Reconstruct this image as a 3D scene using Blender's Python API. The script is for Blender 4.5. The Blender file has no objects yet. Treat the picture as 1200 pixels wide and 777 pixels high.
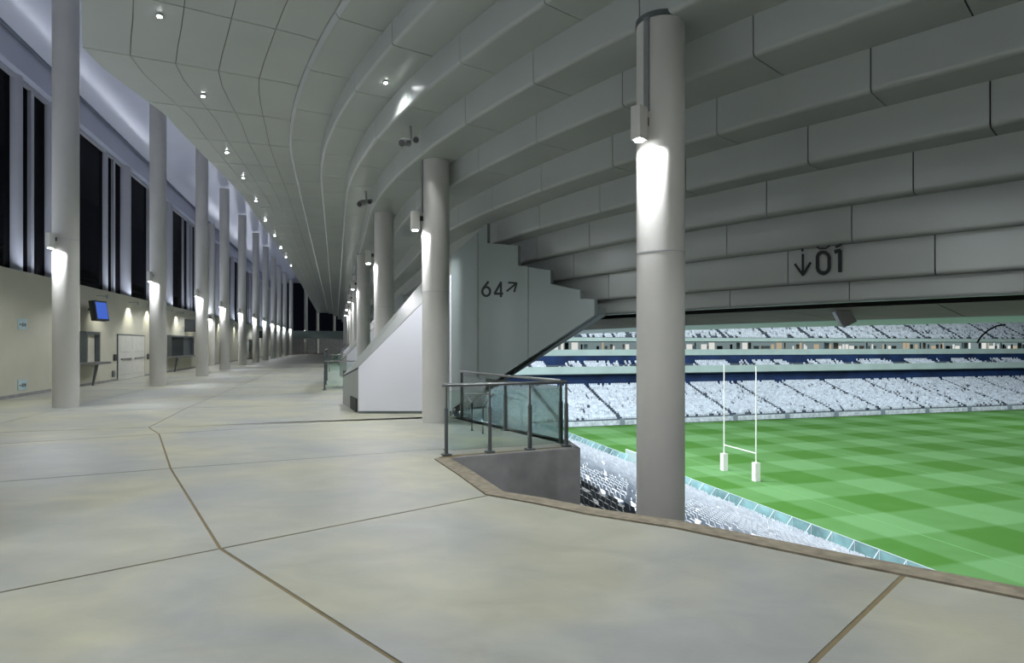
import bpy, math, random
from mathutils import Vector, Matrix
random.seed(7)
C = bpy.context.scene.collection
SC = bpy.context.scene
PI = math.pi
# ------------------------------------------------------------------ camera
# eye is the origin of x,y ; heights below are relative to the eye, the concourse floor is at z = FL
FL = -1.70
FOC = 720.0
HOR = 404.0
cam_d = bpy.data.cameras.new('camera'); cam = bpy.data.objects.new('camera', cam_d); C.objects.link(cam)
cam.location = (0, 0, 0); cam.rotation_euler = (PI/2, 0, 0)
cam_d.sensor_fit = 'HORIZONTAL'; cam_d.sensor_width = 36.0; cam_d.lens = 36.0*FOC/1200.0
cam_d.shift_x = 0; cam_d.shift_y = (HOR-388.5)/1200.0
cam_d.clip_start = .05; cam_d.clip_end = 2000
SC.camera = cam
# ------------------------------------------------------------------ world (night) and exposure
w = bpy.data.worlds.new('night'); SC.world = w; w.use_nodes = True
w.node_tree.nodes['Background'].inputs[0].default_value = (.010, .013, .022, 1)
w.node_tree.nodes['Background'].inputs[1].default_value = .12
vs = SC.view_settings
vs.view_transform = 'Standard'; vs.look = 'None'; vs.gamma = 1; vs.use_curve_mapping = False
vs.exposure = 0.46
FLOOD_W = 7600.0      # each floodlight bank under the stadium roof
LAMP_DOWN = 230.0      # column lamps, light thrown down the shaft
CEIL_FILL_W = 260.0         # added ceiling fill lights
STRIP_FILL_W = 11.5          # per metre, added fill strip on top of the left wall, thrown up
# ------------------------------------------------------------------ frames of reference
def Vn(a): return Vector((math.cos(a), math.sin(a), 0))
A1, A2 = math.radians(44.2), math.radians(16.0)
N1, N2 = Vn(A1), Vn(A2)
T1, T2 = Vector((-math.sin(A1), math.cos(A1), 0)), Vector((-math.sin(A2), math.cos(A2), 0))
RAD = 31.0
KX = Vector((-1.62, 12.17, 0))
TL = RAD*math.tan((A1-A2)/2)
K0 = KX - T1*TL; CEN = K0 + N1*RAD; ARC = RAD*(A1-A2); K1 = KX + T2*TL
def KN(s):
    if s <= 0: return K0 + T1*s, N1
    if s < ARC:
        a = A1 - s/RAD; n = Vn(a); return CEN - n*RAD, n
    return K1 + T2*(s-ARC), N2
def P(s, d, z=0.0):
    k, n = KN(s); q = k + n*d; return Vector((q.x, q.y, z))
def TN(s):
    k, n = KN(s); return Vector((-n.y, n.x, 0))
def E(e, t, z=0.0):            # stadium frame: e towards the pitch, t along the end stand
    q = N2*e + T2*t; return Vector((q.x, q.y, z))
S_OFF = K1.dot(T2) - ARC       # t = s + S_OFF on the straight
def at(px, py, Y): return Vector(((px-600)/FOC*Y, Y, -(py-HOR)/FOC*Y))
def fl(px, py):
    Y = -FL*FOC/(py-HOR); return Vector(((px-600)/FOC*Y, Y, FL))
# floodlight banks below the stadium roof, over the pitch
def area(loc, tgt, sx, sy, pw, col):
    d = bpy.data.lights.new('floodlight_bank', 'AREA'); d.shape = 'RECTANGLE'; d.size = sx; d.size_y = sy
    d.energy = pw; d.color = col
    o = bpy.data.objects.new('floodlight_bank', d); C.objects.link(o); o.location = loc
    o.rotation_euler = (Vector(tgt)-Vector(loc)).to_track_quat('-Z', 'Z').to_euler()
    return o
for (e, t, te, tt) in ((60, 40, 60, 60), (115, 40, 110, 70), (60, 84, 70, 110), (115, 84, 120, 110), (165, 62, 150, 90), (30, 62, 45, 62)):
    area(E(e, t, 27), E(te, tt, -14), 16, 5, FLOOD_W, (.95, 1.0, .97))
for t in (14, 42, 70, 98): area(E(12, t, 13), E(28, t, -13), 3, 14, FLOOD_W*1.05, (.93, .97, 1.0))  # added banks low over the end stand, to brighten the seat backs
# added fill strips on top of the left wall, unseen from below, facing up
def fill_strip(s0, s1, d, z):
    a, b = P(s0, d, z), P(s1, d, z); c = (a+b)/2; n = KN((s0+s1)/2)[1]
    dd = bpy.data.lights.new('added_fill_strip', 'AREA'); dd.shape = 'RECTANGLE'; dd.size = (b-a).length; dd.size_y = .12
    dd.energy = STRIP_FILL_W*(b-a).length; dd.color = (.80, .86, 1.0)
    o = bpy.data.objects.new('added_fill_strip', dd); C.objects.link(o); o.location = c
    zdir = -(n*.55+Vector((0, 0, 1))).normalized(); xdir = (b-a).normalized(); ydir = zdir.cross(xdir)
    o.rotation_euler = Matrix((xdir, ydir, zdir)).transposed().to_euler()
for s0_, s1_ in ((-14, -7), (-7, 0), (0, 5), (5, 10), (10, 15.2), (15.2, 27), (27, 40), (40, 60), (60, 82), (82, 106)):
    fill_strip(s0_, s1_, -11.88, 2.50)
# ------------------------------------------------------------------ materials
def newmat(name):
    m = bpy.data.materials.new(name); m.use_nodes = True
    return m, m.node_tree, m.node_tree.nodes['Principled BSDF']
def plain(name, col, rough=.5, metal=0, spec=.5, var=.06, scale=3.0, bump=0.0, coat=0.0):
    m, nt, b = newmat(name)
    b.inputs['Roughness'].default_value = rough; b.inputs['Metallic'].default_value = metal
    b.inputs['Specular IOR Level'].default_value = spec
    if coat: b.inputs['Coat Weight'].default_value = coat; b.inputs['Coat Roughness'].default_value = .08
    tc = nt.nodes.new('ShaderNodeTexCoord'); n = nt.nodes.new('ShaderNodeTexNoise'); n.inputs['Scale'].default_value = scale
    n.inputs['Detail'].default_value = 4
    r = nt.nodes.new('ShaderNodeValToRGB')
    r.color_ramp.elements[0].position = .3; r.color_ramp.elements[1].position = .7
    r.color_ramp.elements[0].color = tuple(max(0, c*(1-var)) for c in col)+(1,)
    r.color_ramp.elements[1].color = tuple(min(1, c*(1+var)) for c in col)+(1,)
    nt.links.new(tc.outputs['Object'], n.inputs['Vector']); nt.links.new(n.outputs[0], r.inputs[0])
    nt.links.new(r.outputs[0], b.inputs['Base Color'])
    if bump:
        bp = nt.nodes.new('ShaderNodeBump'); bp.inputs['Strength'].default_value = bump; bp.inputs['Distance'].default_value = .02
        nt.links.new(n.outputs[0], bp.inputs['Height']); nt.links.new(bp.outputs[0], b.inputs['Normal'])
    return m
def emis(name, col, st):
    m = bpy.data.materials.new(name); m.use_nodes = True; nt = m.node_tree; nt.nodes.clear()
    e = nt.nodes.new('ShaderNodeEmission'); o = nt.nodes.new('ShaderNodeOutputMaterial')
    e.inputs[0].default_value = col+(1,); e.inputs[1].default_value = st; nt.links.new(e.outputs[0], o.inputs[0]); return m
def glassm(name, tint, gloss=.12, rough=.03):
    m = bpy.data.materials.new(name); m.use_nodes = True; nt = m.node_tree; nt.nodes.clear()
    t = nt.nodes.new('ShaderNodeBsdfTransparent'); t.inputs[0].default_value = tint+(1,)
    g = nt.nodes.new('ShaderNodeBsdfGlossy'); g.inputs['Roughness'].default_value = rough
    f = nt.nodes.new('ShaderNodeFresnel'); f.inputs[0].default_value = 1.5
    a = nt.nodes.new('ShaderNodeMath'); a.operation = 'MULTIPLY_ADD'; a.inputs[1].default_value = .8 if gloss > .01 else .22; a.inputs[2].default_value = gloss*.3
    mx = nt.nodes.new('ShaderNodeMixShader'); o = nt.nodes.new('ShaderNodeOutputMaterial')
    nt.links.new(f.outputs[0], a.inputs[0]); nt.links.new(a.outputs[0], mx.inputs[0]); nt.links.new(t.outputs[0], mx.inputs[1])
    nt.links.new(g.outputs[0], mx.inputs[2]); nt.links.new(mx.outputs[0], o.inputs[0]); return m
M = {}
M['panel'] = plain('ceiling_panel_paint', (.385, .415, .395), .25, 0, .6, .03, .6)
M['panel_back'] = plain('ceiling_void', (.035, .04, .038), .8)
M['soffit'] = plain('upper_soffit_metal', (.50, .52, .62), .22, .0, .7, .03, .5)  # bluish tint stands in for cooler light on the panels
M['column'] = plain('column_paint', (.57, .565, .53), .42, 0, .4, .035, 1.6)
M['pier'] = plain('pier_paint', (.42, .43, .47), .5, 0, .4, .04, 1.0)
M['wall'] = plain('wall_render', (.54, .53, .43), .7, 0, .3, .03, 1.0)
M['white'] = plain('white_cladding', (.70, .71, .76), .4, 0, .4, .02, 1.0)
M['greyclad'] = plain('grey_shade_cladding', (.25, .295, .285), .42, 0, .45, .03, .7)
M['parapet'] = plain('parapet_cladding', (.26, .28, .26), .45, 0, .4, .03, .7)
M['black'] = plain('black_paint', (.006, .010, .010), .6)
M['dark'] = plain('dark_metal', (.03, .032, .032), .5)
M['steel'] = plain('brushed_steel', (.30, .31, .31), .32, .8, .5, .06, 9)
M['postm'] = plain('grey_post_metal', (.13, .15, .155), .4, .5, .5, .06, 9)
M['groove'] = plain('joint_filler', (.20, .165, .095), .9, 0, .2, .1, 6)
M['nosing'] = plain('kerb_concrete', (.24, .215, .16), .85, 0, .2, .25, 9, .3)
M['rawconc'] = plain('raw_concrete', (.30, .30, .295), .8, 0, .3, .15, 3, .25)
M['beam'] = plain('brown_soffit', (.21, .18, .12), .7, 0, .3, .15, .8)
M['bouncebeam'] = plain('front_edge_metal', (.30, .42, .37), .35, .2, .5, .1, 1)  # green tint stands in for light bounced up from the grass
M['seatw'] = plain('white_seat_plastic', (.72, .77, .85), .45, 0, .4, .22, 1.1)
M['farseat'] = plain('far_seat_plastic', (.60, .68, .80), .5, 0, .4, .28, 1.3)
M['terrace'] = plain('terrace_concrete', (.10, .13, .17), .8, 0, .3, .12, .3)
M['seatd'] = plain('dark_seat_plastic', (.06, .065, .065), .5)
M['navy'] = plain('navy_panel', (.010, .032, .11), .6, 0, .3, .4, .25)
M['stand'] = plain('stand_concrete', (.22, .27, .33), .8, 0, .3, .12, .3)
M['fascia'] = plain('stand_fascia', (.42, .55, .55), .5, 0, .4, .08, .3)
M['postw'] = plain('white_post', (.85, .85, .85), .4)
M['doorp'] = plain('door_paint', (.58, .58, .53), .5)
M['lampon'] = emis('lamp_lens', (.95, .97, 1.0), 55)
M['screen'] = emis('screen_blue', (.05, .11, .45), .9)
M['glass'] = glassm('green_glass', (.90, .975, .955), .10)
M['nglass'] = glassm('facade_glass', (.05, .055, .065), .0)
M['barrier'] = plain('barrier_tint', (.26, .46, .48), .25, 0, .5, .5, .35)
M['plate'] = plain('plate_enamel', (.45, .60, .62), .4)
M['beige'] = plain('lounge_beige', (.50, .40, .28), .7)
M['pale'] = emis('lit_window', (.95, .95, .90), .55)
M['warm'] = emis('warm_lit_window', (.80, .66, .45), .4)
def concrete():
    m, nt, b = newmat('polished_concrete')
    tc = nt.nodes.new('ShaderNodeTexCoord')
    def noise(s, det, dist=0.0, sc3=None):
        n = nt.nodes.new('ShaderNodeTexNoise'); n.inputs['Scale'].default_value = s; n.inputs['Detail'].default_value = det
        n.inputs['Distortion'].default_value = dist
        if sc3:
            mp = nt.nodes.new('ShaderNodeMapping'); mp.inputs['Scale'].default_value = sc3; mp.inputs['Rotation'].default_value = (0, 0, .6)
            nt.links.new(tc.outputs['Object'], mp.inputs[0]); nt.links.new(mp.outputs[0], n.inputs['Vector'])
        else: nt.links.new(tc.outputs['Object'], n.inputs['Vector'])
        return n
    n1 = noise(.45, 6, .8); n2 = noise(1.7, 9, .5, (1, 1.4, 1)); n3 = noise(45, 3)
    r1 = nt.nodes.new('ShaderNodeValToRGB'); e = r1.color_ramp.elements
    e[0].position = .36; e[0].color = (.32, .335, .315, 1); e[1].position = .64; e[1].color = (.405, .405, .295, 1)
    r2 = nt.nodes.new('ShaderNodeValToRGB'); e = r2.color_ramp.elements
    e[0].position = .3; e[0].color = (.83, .83, .83, 1); e[1].position = .75; e[1].color = (1.1, 1.1, 1.1, 1)
    mx = nt.nodes.new('ShaderNodeMix'); mx.data_type = 'RGBA'; mx.blend_type = 'MULTIPLY'; mx.inputs[0].default_value = 1
    nt.links.new(n1.outputs[0], r1.inputs[0]); nt.links.new(n2.outputs[0], r2.inputs[0])
    nt.links.new(r1.outputs[0], mx.inputs[6]); nt.links.new(r2.outputs[0], mx.inputs[7]); nt.links.new(mx.outputs[2], b.inputs['Base Color'])
    rr = nt.nodes.new('ShaderNodeMapRange'); rr.inputs[3].default_value = .36; rr.inputs[4].default_value = .62
    nt.links.new(n2.outputs[0], rr.inputs[0]); nt.links.new(rr.outputs[0], b.inputs['Roughness'])
    bp = nt.nodes.new('ShaderNodeBump'); bp.inputs['Strength'].default_value = .12; bp.inputs['Distance'].default_value = .01
    nt.links.new(n3.outputs[0], bp.inputs['Height']); nt.links.new(bp.outputs[0], b.inputs['Normal'])
    b.inputs['Specular IOR Level'].default_value = .35
    return m
M['floor'] = concrete()
def grass():
    m, nt, b = newmat('mown_grass')
    g = nt.nodes.new('ShaderNodeNewGeometry')
    def stripe(vec, off):
        d = nt.nodes.new('ShaderNodeVectorMath'); d.operation = 'DOT_PRODUCT'; d.inputs[1].default_value = vec
        nt.links.new(g.outputs['Position'], d.inputs[0])
        a = nt.nodes.new('ShaderNodeMath'); a.operation = 'ADD'; a.inputs[1].default_value = off
        nt.links.new(d.outputs['Value'], a.inputs[0])
        f = nt.nodes.new('ShaderNodeMath'); f.operation = 'PINGPONG'; f.inputs[1].default_value = 5.65
        nt.links.new(a.outputs[0], f.inputs[0])
        r = nt.nodes.new('ShaderNodeMapRange'); r.inputs[1].default_value = 2.6; r.inputs[2].default_value = 3.05
        nt.links.new(f.outputs[0], r.inputs[0]); return r
    # dark where the distance to e = 49 + 11.3k (t = 45.6 + 11.3k) is small
    s1 = stripe((N2.x, N2.y, 0), -49+113); s2 = stripe((T2.x, T2.y, 0), -45.6+113)
    ad = nt.nodes.new('ShaderNodeMath'); ad.operation = 'ADD'; nt.links.new(s1.outputs[0], ad.inputs[0]); nt.links.new(s2.outputs[0], ad.inputs[1])
    hv = nt.nodes.new('ShaderNodeMath'); hv.operation = 'MULTIPLY'; hv.inputs[1].default_value = .5; nt.links.new(ad.outputs[0], hv.inputs[0])
    n = nt.nodes.new('ShaderNodeTexNoise'); n.inputs['Scale'].default_value = .35; n.inputs['Detail'].default_value = 8
    nt.links.new(g.outputs['Position'], n.inputs['Vector'])
    a2 = nt.nodes.new('ShaderNodeMath'); a2.operation = 'MULTIPLY_ADD'; a2.inputs[1].default_value = .5; nt.links.new(n.outputs[0], a2.inputs[0])
    nt.links.new(hv.outputs[0], a2.inputs[2])
    sb = nt.nodes.new('ShaderNodeMath'); sb.operation = 'SUBTRACT'; sb.inputs[1].default_value = .25; nt.links.new(a2.outputs[0], sb.inputs[0])
    r = nt.nodes.new('ShaderNodeValToRGB'); e = r.color_ramp.elements
    e[0].position = 0; e[0].color = (.060, .190, .030, 1); e[1].position = 1; e[1].color = (.140, .32, .125, 1)
    nt.links.new(sb.outputs[0], r.inputs[0]); nt.links.new(r.outputs[0], b.inputs['Base Color'])
    b.inputs['Roughness'].default_value = .8; b.inputs['Specular IOR Level'].default_value = .2
    return m
M['grass'] = grass()
# ------------------------------------------------------------------ mesh helpers
class MB:
    def __init__(s): s.v = []; s.f = []
    def add(s, vs, fs):
        n = len(s.v); s.v += [tuple(v) for v in vs]; s.f += [tuple(i+n for i in f) for f in fs]; return s
    def quad(s, a, b, c, d): return s.add([a, b, c, d], [(0, 1, 2, 3)])
    def hexa(s, b, t):       # bottom four, top four
        return s.add(list(b)+list(t), [(3, 2, 1, 0), (4, 5, 6, 7), (0, 1, 5, 4), (1, 2, 6, 5), (2, 3, 7, 6), (3, 0, 4, 7)])
    def box(s, c, sx, sy, sz, rz=0.0, m=None):
        m = m or Matrix.Rotation(rz, 3, 'Z'); c = Vector(c)
        q = [c + m @ Vector((x*sx/2, y*sy/2, z*sz/2)) for z in (-1, 1) for x, y in ((-1, -1), (1, -1), (1, 1), (-1, 1))]
        return s.hexa(q[:4], q[4:])
    def prism(s, poly, off):  # planar polygon extruded by vector
        n = len(poly); off = Vector(off); p = [Vector(q) for q in poly]
        return s.add(p+[q+off for q in p], [tuple(range(n))[::-1], tuple(range(n, 2*n))]+[(i, (i+1) % n, (i+1) % n+n, i+n) for i in range(n)])
    def tube(s, pts, r, seg=10, cap=True):
        pts = [Vector(p) for p in pts]; n0 = len(s.v); rings = []
        up = Vector((0, 0, 1))
        for i, p in enumerate(pts):
            t = (pts[min(i+1, len(pts)-1)]-pts[max(i-1, 0)]).normalized()
            a = t.cross(up)
            if a.length < 1e-3: a = Vector((1, 0, 0))
            a.normalize(); b = a.cross(t).normalized()
            rr = r[i] if isinstance(r, (list, tuple)) else r
            rings.append([p+a*rr*math.cos(2*PI*k/seg)+b*rr*math.sin(2*PI*k/seg) for k in range(seg)])
        vs = [v for rg in rings for v in rg]; fs = []
        for i in range(len(pts)-1):
            for k in range(seg):
                fs.append((i*seg+k, i*seg+(k+1) % seg, (i+1)*seg+(k+1) % seg, (i+1)*seg+k))
        if cap: fs.append(tuple(range(seg))[::-1]); fs.append(tuple((len(pts)-1)*seg+k for k in range(seg)))
        return s.add(vs, fs)
    def cyl(s, c, r, z0, z1, seg=32, r1=None):
        r1 = r if r1 is None else r1; c = Vector(c)
        vs = [(c.x+q*math.cos(2*PI*k/seg), c.y+q*math.sin(2*PI*k/seg), z) for q, z in ((r, z0), (r1, z1)) for k in range(seg)]
        return s.add(vs, [(k, (k+1) % seg, (k+1) % seg+seg, k+seg) for k in range(seg)]+[tuple(range(seg))[::-1], tuple(range(seg, 2*seg))])
    def build(s, name, mat, parent=None, smooth=False, org=None):
        me = bpy.data.meshes.new(name)
        o = bpy.data.objects.new(name, me); C.objects.link(o)
        if parent is not None:
            o.parent = parent; base = Vector(parent.get('_o', (0, 0, 0)))
        else: base = Vector(org) if org is not None else Vector((0, 0, 0)); o.location = base
        off = base
        me.from_pydata([tuple(Vector(v)-off) for v in s.v], [], s.f)
        me.materials.append(mat); o['_o'] = tuple(base)
        if smooth:
            me.shade_smooth()
            try: me.set_sharp_from_angle(angle=math.radians(35))
            except Exception: pass
        return o
def empty(name, loc):
    o = bpy.data.objects.new(name, None); C.objects.link(o); o.location = loc; o['_o'] = tuple(loc); o.empty_display_size = .2
    return o
def tag(o, label, cat, group=None):
    o['label'] = label; o['category'] = cat
    if group: o['group'] = group
    return o
def struct(o): o['kind'] = 'structure'; return o
def stuff(o): o['kind'] = 'stuff'; return o
def spot(name, loc, dirv, pw, size, blend, col, parent, rad=.04):
    d = bpy.data.lights.new(name, 'SPOT'); d.energy = pw; d.spot_size = size; d.spot_blend = blend; d.color = col; d.shadow_soft_size = rad
    o = bpy.data.objects.new(name, d); C.objects.link(o); o.parent = parent
    o.location = Vector(loc)-Vector(parent.get('_o', (0, 0, 0)))
    o.rotation_euler = Vector(dirv).to_track_quat('-Z', 'Y').to_euler(); return o
# ------------------------------------------------------------------ ceiling: stepped underside of the upper tier
Z0 = 0
rows = [  # d of the riser, z above it, z below it   (from the pitch side to the concourse side)
 ('F', 2.42, .92, .62), ('E', 2.26, 1.44, .92), ('D', 2.10, 1.955, 1.44), ('C', 1.88, 2.48, 1.955), ('B', 1.44, 3.0, 2.48),
 ('A', .82, 3.526, 3.0), ('Z', 0.0, 4.03, 3.526), ('Y', -.80, 4.55, 4.03), ('X', -1.50, 5.05, 4.55), ('W', -2.25, 5.46, 5.05)]
phase = [1.0, -.16, .85, 0.0, 1.2, .2, 1.26, .3, 1.3, .2]
PL = 2.05
SMIN, SMAX = -16.0, 110.0
prof_rows = []
for i, (nm, d, zt, zb) in enumerate(rows):
    dn = rows[i-1][1] if i > 0 else d+.12
    r = min(.06, (dn-d)*.5)
    pts = [(d, zt)]
    for k in range(5):
        a = k/4*PI/2; pts.append((d+r-r*math.cos(a), zb+r-r*math.sin(a)))
    pts.append((dn, zb))
    prof_rows.append((pts, phase[i]))
# smooth outer field rising to the flat ceiling over the concourse
ramp = [(-2.25, 5.46), (-3.05, 5.50), (-3.10, 5.72), (-3.95, 6.05), (-4.75, 6.70), (-5.50, 7.40), (-6.15, 7.88), (-6.85, 8.0), (-7.75, 8.0)]
ZF = 5.62
fieldrows = [[(-3.08, 5.60), (-3.08, 5.56), (-3.02, 5.48), (-2.25, 5.46)], [(-4.0, ZF), (-3.5, ZF), (-3.08, 5.60)], [(-4.9, ZF), (-4.4, ZF), (-4.0, ZF)],
             [(-5.8, ZF), (-5.4, ZF), (-4.9, ZF)], [(-6.7, ZF), (-6.3, ZF), (-5.8, ZF)], [(-7.6, ZF), (-7.15, ZF), (-6.7, ZF)]]
def dmap(s_, d):           # the flat field narrows down the concourse
    if d > -3.08: return d
    tab = [(-99, -6.7), (8.2, -6.7), (10.1, -7.0), (12.5, -5.95), (15, -5.6), (20, -5.2), (40, -4.9), (999, -4.9)]
    for (a, x), (b, y) in zip(tab, tab[1:]):
        if a <= s_ <= b: de = x+(y-x)*(s_-a)/(b-a); break
    if d < -7.6: return d
    return -3.08+(d+3.08)*(de+3.08)/(-7.6+3.08)
def PM(s_, d, z): return P(s_, dmap(s_, d), z)
for fr in fieldrows[1:]: fr[0] = (fr[0][0]+.007, fr[0][1]); fr[-1] = (fr[-1][0]-.007, fr[-1][1])
for i, fr in enumerate(fieldrows): prof_rows.append((fr, 1.69 if i else .6))
TH = .03
def profile_strip(mb, pts, sa, sb, off=0.0, gap=0.0):
    n = max(1, int(round((sb-sa)/.7))) if (sb > 0 and sa < ARC+2) else 1
    ss = [sa+gap+(sb-sa-2*gap)*k/n for k in range(n+1)]
    # shrink the strip's ends a little so that neighbouring rows show a joint
    q = [list(p) for p in pts]
    vs, fs = [], []
    m = len(q)
    for layer in (0, 1):
        for s_ in ss:
            for i, (d, z) in enumerate(q):
                if layer: # offset outward (up / towards the pitch)
                    a = q[max(i-1, 0)]; b = q[min(i+1, m-1)]
                    tx, tz = b[0]-a[0], b[1]-a[1]; L = math.hypot(tx, tz) or 1
                    d2, z2 = d-tz/L*TH*1.0, z+abs(tx)/L*TH
                    if tz < 0: d2 = d+(-tz)/L*TH
                    vs.append(PM(s_, d2 if d > -7.5 else d, z2+off))
                else: vs.append(PM(s_, d, z+off))
    N = len(ss)*m
    for j in range(len(ss)-1):
        for i in range(m-1):
            a = j*m+i; b = a+1; c = a+m+1; dd = a+m
            fs.append((a, b, c, dd)); fs.append((N+dd, N+c, N+b, N+a))
    for i in range(m-1):
        fs.append((i, N+i, N+i+1, i+1)); a = (len(ss)-1)*m+i; fs.append((a, a+1, N+a+1, N+a))
    for j in range(len(ss)-1):
        a = j*m; fs.append((a, a+m, N+a+m, N+a)); a = j*m+m-1; fs.append((a, N+a, N+a+m, a+m))
    mb.add(vs, fs)
# backing void: continuous dark sheet behind the panels
allp = []
for pts, ph in reversed(prof_rows):
    for p in pts: allp.append(p)
mb = MB()
ssb = [SMIN]+[x*1.4 for x in range(0, 12)]+[ARC+.0, 17.5, 20, 30, 40]+[SMAX]
ssb = sorted(set(ssb))
bp_ = []
for (d, z) in allp: bp_.append((d+.06, z+.06))
vs = [PM(s_, d, z) for s_ in ssb for (d, z) in bp_]; m_ = len(bp_)
mb.add(vs, [(j*m_+i, j*m_+i+1, (j+1)*m_+i+1, (j+1)*m_+i) for j in range(len(ssb)-1) for i in range(m_-1)])
ceiling = struct(mb.build('ceiling', M['panel_back']))
cands = []
for pts, ph in prof_rows:
    k0 = math.floor((SMIN-ph)/PL)+1; s_ = ph+PL*k0
    while s_+PL < SMAX:
        cands.append((s_, pts)); s_ += PL
def vis_key(c):
    s_, pts = c; p = P(s_+1, pts[0][0], pts[0][1])
    if p.y < 1.5: return 1e6+p.length
    return p.length + (0 if abs(p.x/p.y) < 1.0 else 60)
cands.sort(key=vis_key)
rest = MB()
for i, (s_, pts) in enumerate(cands):
    if i < 296:
        b_ = MB(); profile_strip(b_, pts, s_, s_+PL, 0, .008 if pts[0][1] < 5.4 else .011); b_.build('ceiling_panel', M['panel'], ceiling, True)
    else: profile_strip(rest, pts, s_, s_+PL, 0, .009)
stuff(rest.build('far_ceiling_panel', M['panel'], ceiling, True))
# upper soffit along the facade (outside the flat ceiling)
up = [(-7.54, ZF+.03), (-7.58, 5.9), (-7.6, 10.9), (-8.6, 10.9), (-10.4, 10.8), (-11.2, 10.62), (-11.7, 10.42), (-11.97, 10.2)]
mb = MB()
ssu = [SMIN]+[x*1.4 for x in range(0, 12)]+[ARC, 17.5, 20, 30, 40, SMAX]
ssu = sorted(set(ssu)); m_ = len(up)
mb.add([PM(s_, d, z) for s_ in ssu for d, z in up], [(j*m_+i, (j+1)*m_+i, (j+1)*m_+i+1, j*m_+i+1) for j in range(len(ssu)-1) for i in range(m_-1)])
stf = struct(mb.build('trim_1', M['soffit'], None, True)); stf['label'] = 'upper soffit curving down to the window heads'
# slab edge: black slot, brown soffit, metal front edge tinted for pitch bounce
mb = MB()
def ribbon(mb, line, ss):
    m = len(line)
    mb.add([P(s_, d, z) for s_ in ss for d, z in line], [(j*m+i, (j+1)*m+i, (j+1)*m+i+1, j*m+i+1) for j in range(len(ss)-1) for i in range(m-1)])
ssr = [SMIN]+[x*1.3 for x in range(0, 8)]+[10.2, ARC, SMAX]; ssr = sorted(set(ssr))
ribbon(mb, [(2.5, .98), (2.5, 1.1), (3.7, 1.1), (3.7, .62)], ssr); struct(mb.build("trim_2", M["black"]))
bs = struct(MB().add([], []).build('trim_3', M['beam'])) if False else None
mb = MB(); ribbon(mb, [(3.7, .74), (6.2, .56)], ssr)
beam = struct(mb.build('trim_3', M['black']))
k = 0
s_ = SMIN
while s_ < 30:
    L = 2.7; n = 3; b_ = MB()
    for dA, dB, zA, zB in ((3.72, 6.18, .66, .50),):
        for j in range(n):
            a = s_+.012+(L-.024)*j/n; c = s_+.012+(L-.024)*(j+1)/n
            b_.hexa([P(a, dA, zA), P(a, dB, zB), P(c, dB, zB), P(c, dA, zA)], [P(a, dA, zA+.04), P(a, dB, zB+.04), P(c, dB, zB+.04), P(c, dA, zA+.04)])
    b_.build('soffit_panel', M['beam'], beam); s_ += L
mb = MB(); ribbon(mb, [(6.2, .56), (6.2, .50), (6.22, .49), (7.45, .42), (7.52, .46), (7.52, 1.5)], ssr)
struct(mb.build('trim_4', M['bouncebeam']))
mb = MB(); ribbon(mb, [(7.54, 1.5), (7.4, 1.5), (2.0, 2.6), (-.5, 5.2), (-4.2, 9.0), (-4.4, 11.3), (-11.9, 11.3), (-11.9, 10.15)], ssu)
struct(mb.build('upper_stand_deck', M['stand']))
# ------------------------------------------------------------------ concourse floor: concrete bays with recessed joints
curb = [fl(1200, 690), fl(1100, 671), fl(1000, 652), fl(900, 632), fl(800, 612), fl(700, 597), fl(640, 585), fl(590, 577), fl(557, 555), fl(527, 537)]
curb_ext = [Vector((9.0, -.6, FL))]+curb
L2 = [Vector((7.5, -4.9, FL)), Vector((3.38, -.73, FL)), Vector((.48, 2.19, FL)), fl(258, 643), Vector((-4.69, 8.44, FL)), Vector((-6.72, 11.70, FL))]
dirs = [Vn(A1), Vn(A1), Vector((.717, .697, 0)), Vector((.767, .642, 0)), Vector((.896, .443, 0)), Vector((.87, .49, 0))]
L1 = [p-d*3.4 for p, d in zip(L2, dirs)]; Lw = [p-d*9.2 for p, d in zip(L2, dirs)]
k = 1
Lc = fl(222, 478)
e_j = -3.85; t0 = 14.2
t_ = t0
while t_ < 118:
    e_use = e_j if t_ > 16 else -3.7
    L2.append(E(e_use, t_, FL)); dirs.append(N2); L1.append(E(-7.0, t_+.0, FL)); Lw.append(E(-10.1, t_, FL)); t_ += 4.1
# right hand ends of the transverse joints
LR = []
for p, d in zip(L2, dirs): LR.append(None)
def ray_curb(p, d):
    best = None
    for a, b in zip(curb_ext, curb_ext[1:]):
        den = d.x*(b.y-a.y)-d.y*(b.x-a.x)
        if abs(den) < 1e-9: continue
        u = ((a.x-p.x)*(b.y-a.y)-(a.y-p.y)*(b.x-a.x))/den
        v = ((a.x-p.x)*d.y-(a.y-p.y)*d.x)/den
        if u > 0 and -1e-6 <= v <= 1+1e-6 and (best is None or u < best[0]): best = (u, p+d*u)
    return best
fb = MB()
def flat(mb, poly, z0, z1):
    q = [Vector((p.x, p.y, z0)) for p in poly]; mb.prism(q, (0, 0, z1-z0)); return mb
def inset(poly, g):
    c = sum((p for p in poly), Vector())/len(poly); n = len(poly); out = []
    # offset every edge inwards by g (convex or mildly concave polygon)
    area2 = sum(poly[i].x*poly[(i+1) % n].y-poly[(i+1) % n].x*poly[i].y for i in range(n)); sg = 1 if area2 > 0 else -1
    for i in range(n):
        a, b, c_ = poly[i-1], poly[i], poly[(i+1) % n]
        d1 = (b-a).normalized(); d2 = (c_-b).normalized()
        n1 = Vector((-d1.y, d1.x, 0))*sg; n2 = Vector((-d2.y, d2.x, 0))*sg
        bis = n1+n2; L = bis.length
        if L < .2: out.append(b+n1*g); continue
        bis /= L; out.append(b+bis*min(g/max(.35, bis.dot(n1)), 4*g))
    return out
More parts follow.
